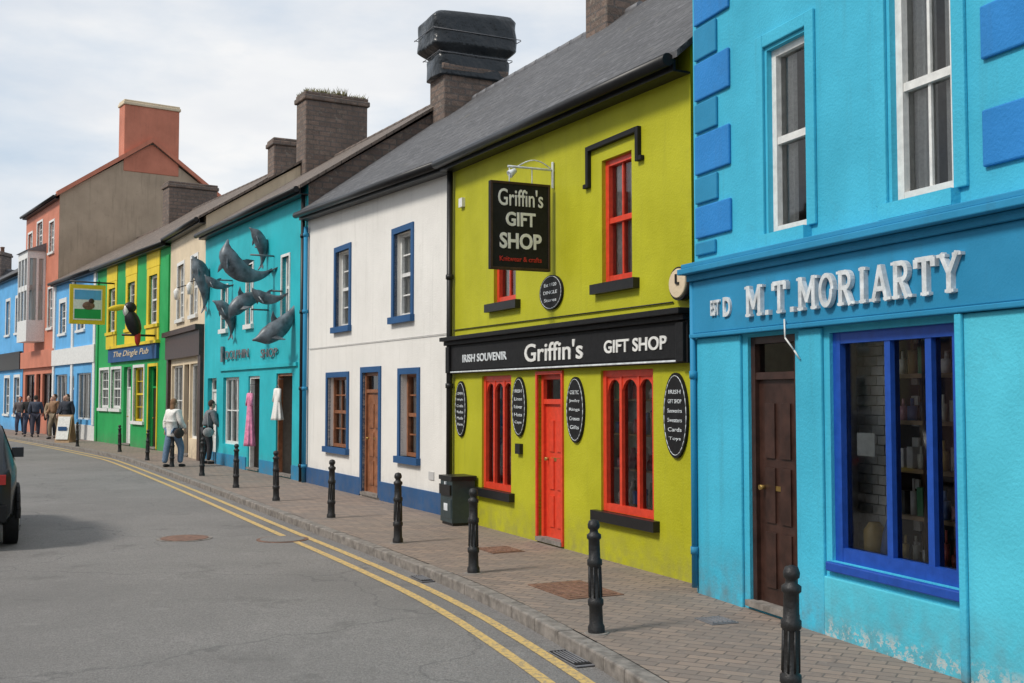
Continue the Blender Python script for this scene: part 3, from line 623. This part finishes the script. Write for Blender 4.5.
# ---- N and further
b=Bld('pale_blue_house',(-31.2,64.8),(-24.6,55.3),8.1,8.1,10.5,M['lblue'],M['slate']);b.simple=True
for x in (1,4,7,9.6): b.win(x,x+1,5,6.8,M['whitep'],surround=M['whitep'],sw=.15);b.win(x,x+1.3,.8,2.7,M['whitep'],surround=M['whitep'],sw=.15)
t=MB();t.box(0,11.5,-.15,0,3.1,4.0,K);t.build('fascia',b.e);b.finish();b.chimney(3.5,3.6,.9,1.4,9,11.6,M['brickch'])
b=Bld('grey_house',(-46,66),(-31.6,65.6),7,7,9.6,M['white'],M['slate']);b.simple=True
for x in (1,4,7,10,12.6): b.win(x,x+1,4.3,5.8,M['whitep'],surround=M['navy'],sw=.12);b.win(x,x+1.1,.8,2.5,M['whitep'],surround=M['navy'],sw=.12)
b.finish();b.chimney(13.5,3.6,.9,1.4,8,10.8,M['brickch'])
# ---- houses on the other side of the street
Q=[(-5.2,-14),(-6.6,-5),(-8.9,3),(-12.6,10.9),(-16.4,18.5),(-21.6,28.3),(-27.8,38),(-35.6,48)]
wm=['cream','grey','white','pink','cream','white','lblue'];nm=['cream_house','grey_terrace_house','white_terrace_house','rose_house','cream_house','white_terrace_house','blue_terrace_house']
for i in range(7):
    a,c=Q[i],Q[i+1];Ln=math.dist(a,c);b=Bld(nm[i],a,c,5.2,5.2,7.2,M[wm[i]],M['slate'],D=7);b.simple=True
    for k in range(3):
        x=Ln*(k+.5)/3-.5;b.win(x,x+1,3.1,4.4,M['whitep'],surround=M['navy'] if i%2 else M['whitep'],sw=.1,rd=.6)
        if k==1: b.door(x,x+.95,.03,2.3,M['brownd'],M['whitep'])
        else: b.win(x,x+1.1,.8,2.3,M['whitep'],surround=M['navy'] if i%2 else M['whitep'],sw=.1,rd=.6)
    b.finish();b.chimney(.2,3.5,.7,1.2,6.5,8.4,M['brickch'])

# ------------------------------------------------------------------ ground, road, pavement
RZ=-.10
kerb=[(-42,76),(-34,65),(-26.2,54.2),(-22.2,48.7),(-17.7,42.2),(-12.3,33.9),(-10.85,31.4),(-6.25,22.39),(-2.90,15.59),(-1.42,12.65),(-.29,10.27),(.46,8.19),(.90,6.82),(2.3,2.0),(3.1,-2),(3.6,-8),(4,-20),(4,-40)]
def smooth(pl,it=2):
    for _ in range(it):
        o=[pl[0]]
        for a,c in zip(pl[:-1],pl[1:]): o+=[(a[0]*.75+c[0]*.25,a[1]*.75+c[1]*.25),(a[0]*.25+c[0]*.75,a[1]*.25+c[1]*.75)]
        o.append(pl[-1]);pl=o
    return pl
ks=smooth(kerb)
def offs(pl,d):
    o=[]
    for i,p in enumerate(pl):
        a=Vector(pl[max(0,i-1)]);c=Vector(pl[min(len(pl)-1,i+1)]);t=(c-a).normalized();n=Vector((-t.y,t.x));o.append((p[0]+n.x*d,p[1]+n.y*d))
    return o
def strip(name,d0,d1,z,mat):
    a=offs(ks,d0);c=offs(ks,d1);mb=MB()
    for i in range(len(ks)-1): mb.poly([(*a[i],z),(*a[i+1],z),(*c[i+1],z),(*c[i],z)],mat)
    return mb.build(name)
mb=MB();mb.poly([(-400,-300,-.14),(400,-300,-.14),(400,500,-.14),(-400,500,-.14)],M['ground']);mb.build('ground')
strip('road',-8.2,.02,RZ,M['asphalt'])
strip('pavement',.14,9,0,M['paver'])
a=offs(ks,0);c=offs(ks,.138);mb=MB()
for i in range(len(ks)-1):
    p0,p1=Vector(a[i]),Vector(a[i+1]);q0,q1=Vector(c[i]),Vector(c[i+1]);n=max(1,round((p1-p0).length/.9))
    for k in range(n):
        t0,t1=k/n+.006,(k+1)/n-.006;P=[p0.lerp(p1,t0),p0.lerp(p1,t1),q0.lerp(q1,t1),q0.lerp(q1,t0)]
        mb.prism([(v.x,v.y,-.2) for v in P],(0,0,.204+random.uniform(-.004,.003)),M['concrete'])
mb.build('kerb',bevel=.014)
strip('yellow_line',-.26,-.17,RZ+.005,M['yline']);strip('yellow_line',-.51,-.42,RZ+.005,M['yline'])
strip('pavement',-11,-8.2,.0,M['paver']);strip('kerb',-8.2,-8.06,.004,M['concrete'])
def disc(name,x,y,z,rx,ry,rot,mat,square=False,rim=None,bars=5):
    mb=MB();n=4 if square else 26;R_=Matrix.Rotation(rad(rot),2)
    def loop(s):
        if square: return [Vector(R_@Vector((a*rx*s,c2*ry*s))) for a,c2 in ((-1,-1),(1,-1),(1,1),(-1,1))]
        return [R_@Vector((rx*s*math.cos(2*math.pi*i/n),ry*s*math.sin(2*math.pi*i/n))) for i in range(n)]
    mb.prism([(x+v.x,y+v.y,z) for v in loop(1)],(0,0,.006),rim or mat);mb.prism([(x+v.x,y+v.y,z+.006) for v in loop(.86)],(0,0,.005),mat)
    if square:
        for k in range(bars):
            t=-.7+k*1.4/(bars-1);p=R_@Vector((t*rx,0));d=R_@Vector((0,ry*.7));mb.cyl((x+p.x-d.x,y+p.y-d.y,z+.012),(x+p.x+d.x,y+p.y+d.y,z+.012),.006,.006,rim or mat,6)
    return mb.build(name)
disc('manhole_cover',-4.34,14.69,RZ+.001,.36,.36,0,M['copper'],rim=M['concrete']);disc('manhole_cover',-3.02,14.59,RZ+.001,.34,.34,0,M['asphalt'],rim=M['copper'])
disc('pavement_cover',.58,10.27,.001,.28,.42,25,M['copper'],True);disc('pavement_cover',-.14,12.89,.001,.2,.25,25,M['copper'],True);disc('pavement_cover',1.63,8.87,.001,.12,.14,20,M['lead'],True)
disc('drain_grate',.42,8.02,RZ+.006,.075,.26,22,M['blackm'],True,rim=M['lead']);disc('drain_grate',-.93,11.45,RZ+.006,.07,.2,24,M['blackm'],True,rim=M['lead'])

# ------------------------------------------------------------------ bollards
for x,y in [(1.54,6.18),(.64,8.43),(-.39,11.24),(-1.39,13.5),(-2.65,16.22),(-4.01,18.81),(-5.35,21.43),(-6.9,24.59),(-8.5,27.6),(-10.04,30.4),(-12.4,34.9),(-15.2,38.6),(2.5,3.9)]:
    mb=MB();mb.lathe([(.064,0),(.064,.05),(.053,.07),(.050,.20),(.060,.212),(.060,.25),(.049,.262),(.046,.50),(.057,.512),(.057,.55),(.045,.562),(.043,.70),(.055,.712),(.055,.74),(.034,.755),(.031,.775),(.045,.79),(.047,.815),(.036,.845),(.0,.857)],(0,0,0),M['iron'],20)
    for k in range(8):
        t=2*math.pi*k/8;mb.cyl((.048*math.cos(t),.048*math.sin(t),.27),(.045*math.cos(t),.045*math.sin(t),.5),.007,.007,M['iron'],6)
    mb.cyl((0,0,-.003),(0,0,.006),.10,.09,M['concrete'],16)
    o=mb.build('bollard');o.location=(x,y,0);o.rotation_euler=(rad(random.uniform(-1.2,1.2)),rad(random.uniform(-1.2,1.2)),random.random())
mb=MB();mb.box(-.22,.22,-.17,.17,.04,.62,M['binm']);mb.box(-.24,.24,-.19,.19,.62,.68,M['black']);mb.box(-.20,.20,-.2,-.17,.42,.56,M['black']);mb.box(-.19,.19,-.178,-.171,.1,.36,M['binm']);mb.box(-.2,.2,-.15,.15,0,.04,M['black']);mb.box(-.02,.02,-.195,-.17,.56,.6,M['silver']);mb.box(-.07,.07,-.182,-.178,.2,.3,M['silver'])
o=mb.build('litter_bin',bevel=.02);o.location=(-.76,15.45,0);o.rotation_euler=(0,0,rad(-65))
mb=MB()
for sg in (1,-1):
    mb.prism([(-.3,.25*sg,0),(.3,.25*sg,0),(.3,.03*sg,1.05),(-.3,.03*sg,1.05)],(0,.02,0),M['wood']);mb.prism([(-.25,.235*sg,.12),(.25,.235*sg,.12),(.25,.05*sg,.98),(-.25,.05*sg,.98)],(0,.032*sg,0),M['whitep'])
mb.box(-.18,.18,-.215,-.205,.45,.6,M['navy'])
o=mb.build('sandwich_board');o.location=(-17.0,42.0,0);o.rotation_euler=(0,0,rad(-10))

# ------------------------------------------------------------------ car (parked, dark)
def car(loc,rotz):
    mb=MB();paintm=plain('car_paint',(.035,.04,.045),.22,.03,metal=.5,bmp=0);rub=M['blackm']
    secs=[(0,.55,.62,.80,.80,.62),(.08,.34,.80,.98,.99,.70),(.5,.26,.88,1.02,1.48,.72),(1.0,.24,.90,1.02,1.60,.68),(2.0,.24,.90,1.02,1.61,.68),(2.6,.24,.90,1.0,1.50,.68),(3.25,.24,.90,.98,1.05,.72),(3.9,.26,.86,.90,.92,.66),(4.15,.32,.78,.76,.78,.55),(4.25,.42,.62,.62,.64,.45)]
    rings=[]
    for y,zb,hw,zbelt,zt,ht in secs:
        rings.append([(-hw*.9,y,zb),(-hw,y,zb+.12),(-hw,y,zbelt-.08),(-hw*.97,y,zbelt),(-ht,y,max(zt-.05,zbelt+.005)),(-ht*.8,y,zt),(ht*.8,y,zt),(ht,y,max(zt-.05,zbelt+.005)),(hw*.97,y,zbelt),(hw,y,zbelt-.08),(hw,y,zb+.12),(hw*.9,y,zb)])
    mb.rings(rings,paintm)
    for sg in (1,-1):
        x=sg*.87
        for y in (.75,3.35):
            mb.cyl((x-.12*sg,y,.35),(x+.045*sg,y,.35),.35,.35,rub,28);mb.cyl((x+.046*sg,y,.35),(x+.055*sg,y,.35),.23,.21,M['silver'],20)
            for k in range(5):
                t=2*math.pi*k/5;mb.cyl((x+.056*sg,y,.35),(x+.056*sg,y+.2*math.cos(t),.35+.2*math.sin(t)),.025,.02,M['lead'],6)
            for k in range(12):
                a0=math.pi*k/12;a1=math.pi*(k+1)/12;mb.cyl((x+.03*sg,y+.40*math.cos(a0),.35+.40*math.sin(a0)),(x+.03*sg,y+.40*math.cos(a1),.35+.40*math.sin(a1)),.03,.03,rub,6)
        gx=sg*.9
        mb.poly([(gx*.972,.75,1.05),(gx*.972,2.95,1.03),(sg*.715,2.45,1.48),(sg*.715,.85,1.50)],M['dglass'])
        mb.box(min(sg*.9,sg*1.06),max(sg*.9,sg*1.06),2.7,2.82,1.0,1.14,paintm)
        mb.box(min(sg*.58,sg*.74),max(sg*.58,sg*.74),.02,.06,.80,.92,M['reddark'])
        mb.box(min(sg*.91,sg*.915),max(sg*.91,sg*.915),1.2,3.0,.42,.47,rub)
    mb.poly([(-.6,.10,1.05),(.6,.10,1.05),(.55,.44,1.48),(-.55,.44,1.48)],M['dglass']);mb.box(-.75,.75,-.05,.12,.36,.55,rub);mb.box(-.26,.26,-.01,.02,.6,.7,M['yel2'])
    o=mb.build('parked_car',bevel=.01);o.location=loc;o.rotation_euler=(0,0,rotz)
h=math.atan2(.447,.894)
car((-6.05-.9*.894,13.6-.9*.447,RZ),h)

# ------------------------------------------------------------------ people
def skinned(name,V,E,R,mat,parent,sub=2):
    me=bpy.data.meshes.new(name);me.from_pydata(V,E,[]);o=bpy.data.objects.new(name,me);C.objects.link(o)
    o.modifiers.new('s','SKIN')
    for i,r in enumerate(R):
        d=me.skin_vertices[0].data[i];d.radius=(r,r);d.use_root=(i==0)
    ss=o.modifiers.new('u','SUBSURF');ss.levels=sub;ss.render_levels=sub
    dg=bpy.context.evaluated_depsgraph_get();dg.update();m2=bpy.data.meshes.new_from_object(o.evaluated_get(dg));bpy.data.objects.remove(o)
    m2.materials.clear();m2.materials.append(mat)
    for p in m2.polygons: p.use_smooth=True;p.material_index=0
    o=bpy.data.objects.new(name,m2);C.objects.link(o);o.parent=parent;return o
cl={}
def cloth(c):
    if c not in cl: cl[c]=plain('cloth_%d'%len(cl),c,.9,.15,bmp=.5,sc=20)
    return cl[c]
def person(name,loc,head,top,trs,hair,ht=1.70,stride=.0,coat=False,longhair=False,bag=None,arm=(0,0),bend=0,fat=1.0):
    e=bpy.data.objects.new(name,None);C.objects.link(e);e.location=loc;e.rotation_euler=(0,0,rad(head));e.scale=(ht/1.74,)*3
    s=stride;f=bend
    skinned('trousers',[(0,0,.96),(.085,0,.90),(.10,s*.45+.03,.50),(.10,s*.5-.02+(-.10 if s<0 else 0),.09),(-.085,0,.90),(-.10,-s*.45+.03,.50),(-.10,-s*.5-.02,.09)],[(0,1),(1,2),(2,3),(0,4),(4,5),(5,6)],[r*fat for r in (.13,.115,.08,.062,.115,.08,.062)],cloth(trs),e)
    for sg,yy in ((1,s*.5-.02+(-.10 if s<0 else 0)),(-1,-s*.5-.02)):
        skinned('shoe',[(.10*sg,yy-.04,.045),(.10*sg,yy+.07,.04),(.105*sg,yy+.17,.03)],[(0,1),(1,2)],[.042,.042,.03],cloth((.03,.028,.027)),e,1)
    a0,a1=arm
    sh=.17;el=[(.245,-.02+a0*.12+f,1.13),(-.245,-.02+a1*.12+f,1.13)];wr=[(.225,.03+a0*.34+f,.90+abs(a0)*.16),(-.225,.03+a1*.34+f,.90+abs(a1)*.16)]
    V=[(0,0,.98),(0,f*.3,1.12),(0,f*.7,1.28),(0,f,1.43),(sh,f,1.40),el[0],wr[0],(-sh,f,1.40),el[1],wr[1]];E=[(0,1),(1,2),(2,3),(3,4),(4,5),(5,6),(3,7),(7,8),(8,9)]
    Rr=[r*fat for r in (.155,.148,.165,.10,.085,.068,.052,.085,.068,.052)]
    if coat: V.append((0,0,.76));E.append((0,10));Rr.append(.19)
    skinned('jacket',V,E,Rr,cloth(top),e)
    for sg,w in zip((1,-1),wr):
        w=Vector(w);V=[w+Vector((0,0,.02)),w+Vector((0,.01,-.06))];E=[(0,1)];R_=[.026,.032]
        for k,(dy,ln) in enumerate(((-.03,.055),(-.01,.07),(.012,.075),(.034,.065))):
            b0=len(V);V+=[w+Vector((0,dy,-.09)),w+Vector((-.006*sg,dy*1.1+.004,-.09-ln*.55)),w+Vector((-.02*sg,dy*1.1+.012,-.09-ln))];E+=[(1,b0),(b0,b0+1),(b0+1,b0+2)];R_+=[.010,.009,.008]
        b0=len(V);V+=[w+Vector((-.01*sg,.04,-.05)),w+Vector((-.02*sg,.058,-.085))];E+=[(1,b0),(b0,b0+1)];R_+=[.011,.009]
        skinned('hand',[tuple(v) for v in V],E,R_,M['skin'],e,1)
    mb=MB();hc=Vector((0,f+.02,1.61));mb.cyl((0,f,1.42),(0,f+.01,1.53),.052,.048,M['skin'],12)
    mb.ell(hc,(.074,.092,.115),M['skin'],16,12);mb.ell(hc+Vector((0,.03,-.06)),(.052,.055,.055),M['skin'])
    mb.cyl(hc+Vector((0,.085,.01)),hc+Vector((0,.108,-.022)),.008,.015,M['skin'],8);mb.ell(hc+Vector((0,.084,-.055)),(.022,.008,.007),M['reddark'],8,6)
    for sg in (1,-1): mb.ell(hc+Vector((.028*sg,.082,.012)),(.011,.008,.007),K,8,6);mb.ell(hc+Vector((.075*sg,0,-.005)),(.01,.02,.03),M['skin'],8,6)
    hm=cloth(hair);mb.ell(hc+Vector((0,-.018,.022)),(.083,.093,.108),hm,16,12)
    if longhair: mb.ell(hc+Vector((0,-.055,-.11)),(.08,.05,.16),hm,14,10)
    mb.build('head',e)
    if bag:
        b=MB();b.ell((.25,-.02,.86),(.06,.15,.13),cloth(bag));b.cyl((.24,-.02,.95),(.10,-.02,1.42),.012,.012,cloth(bag),6);b.build('shoulder_bag',e)
    return e
person('woman_in_white_coat',(-8.49,27.65,0),-35,(.78,.76,.72),(.13,.20,.30),(.22,.12,.06),1.72,.32,True,True,(.05,.04,.035),(.5,-.3),fat=1.12)
person('pedestrian',(-8.0,28.9,0),-60,(.16,.17,.18),(.03,.03,.035),(.05,.03,.02),1.68,.1,False,False,(.3,.3,.3),(.6,.2),.12,1.05)
P_=[(-18.75,45.2,150,(.28,.16,.09),(.24,.19,.13),1.85,.25,0,0),(-17.75,44.0,160,(.03,.035,.05),(.03,.03,.04),1.85,.2,1,1),(-20.4,47.2,20,(.06,.07,.10),(.04,.04,.06),1.8,.3,0,0),(-19.2,46.0,200,(.34,.24,.15),(.05,.05,.06),1.75,.15,1,1),(-21.0,47.9,190,(.02,.02,.02),(.05,.06,.1),1.8,.3,0,0),(-22.4,50.2,190,(.12,.1,.1),(.05,.06,.1),1.75,.3,0,0),(-18.2,44.9,170,(.04,.04,.05),(.08,.08,.1),1.8,.1,0,0)]
for x,y,hd,tp,tr_,ht,st,co_,lh in P_: person('pedestrian',(x,y,0),hd,tp,tr_,(.05,.035,.025),ht,st,bool(co_),bool(lh),(.02,.02,.02) if co_ else None,(.5,-.2),0,1.1)

# ------------------------------------------------------------------ sky and sun
sd=Vector((-.62,-.36,.74)).normalized();el=math.asin(sd.z);az=math.atan2(sd.x,sd.y)
w=bpy.data.worlds.new("World");bpy.context.scene.world=w;w.use_nodes=True;nt=w.node_tree
bg=nt.nodes["Background"];sky=nt.nodes.new("ShaderNodeTexSky");sky.sky_type='NISHITA';sky.sun_disc=False;sky.sun_elevation=el;sky.sun_rotation=az;sky.air_density=1.2;sky.dust_density=2
tc=nt.nodes.new("ShaderNodeTexCoord");mp=nt.nodes.new("ShaderNodeMapping");mp.inputs["Scale"].default_value=(1,1,2.8);mp.inputs["Location"].default_value=(.55,.1,.35);nt.links.new(tc.outputs["Generated"],mp.inputs[0])
n1=noise_n(nt,mp.outputs[0],1.9,7,.55);n2=noise_n(nt,mp.outputs[0],3.2,6,.5)
cc=mixc(nt,mapr(nt,n2,.38,.64,0,1),(8.7,8.75,8.8),(6.8,7.15,7.7))
skc=mixc(nt,.75,sky.outputs[0],(6.0,7.1,8.4))
c=mixc(nt,mapr(nt,n1,.40,.58,0,1),skc,cc)
nt.links.new(c,bg.inputs[0]);bg.inputs[1].default_value=.108
sl=bpy.data.lights.new('sun','SUN');sl.energy=2.7;sl.angle=rad(11);sl.color=(1,.94,.86);so=bpy.data.objects.new('sun',sl);C.objects.link(so);so.rotation_euler=sd.to_track_quat('Z','Y').to_euler()
cam=bpy.data.cameras.new('camera');co=bpy.data.objects.new('camera',cam);C.objects.link(co);co.location=(0,0,1.8);co.rotation_euler=(rad(90)+math.atan(53.5/1100),0,0)
cam.sensor_width=36;cam.lens=1100/1024*36;cam.clip_end=1500;cam.clip_start=.05
sc=bpy.context.scene;sc.camera=co
sc.view_settings.view_transform='Standard';sc.view_settings.look='None';sc.view_settings.exposure=0
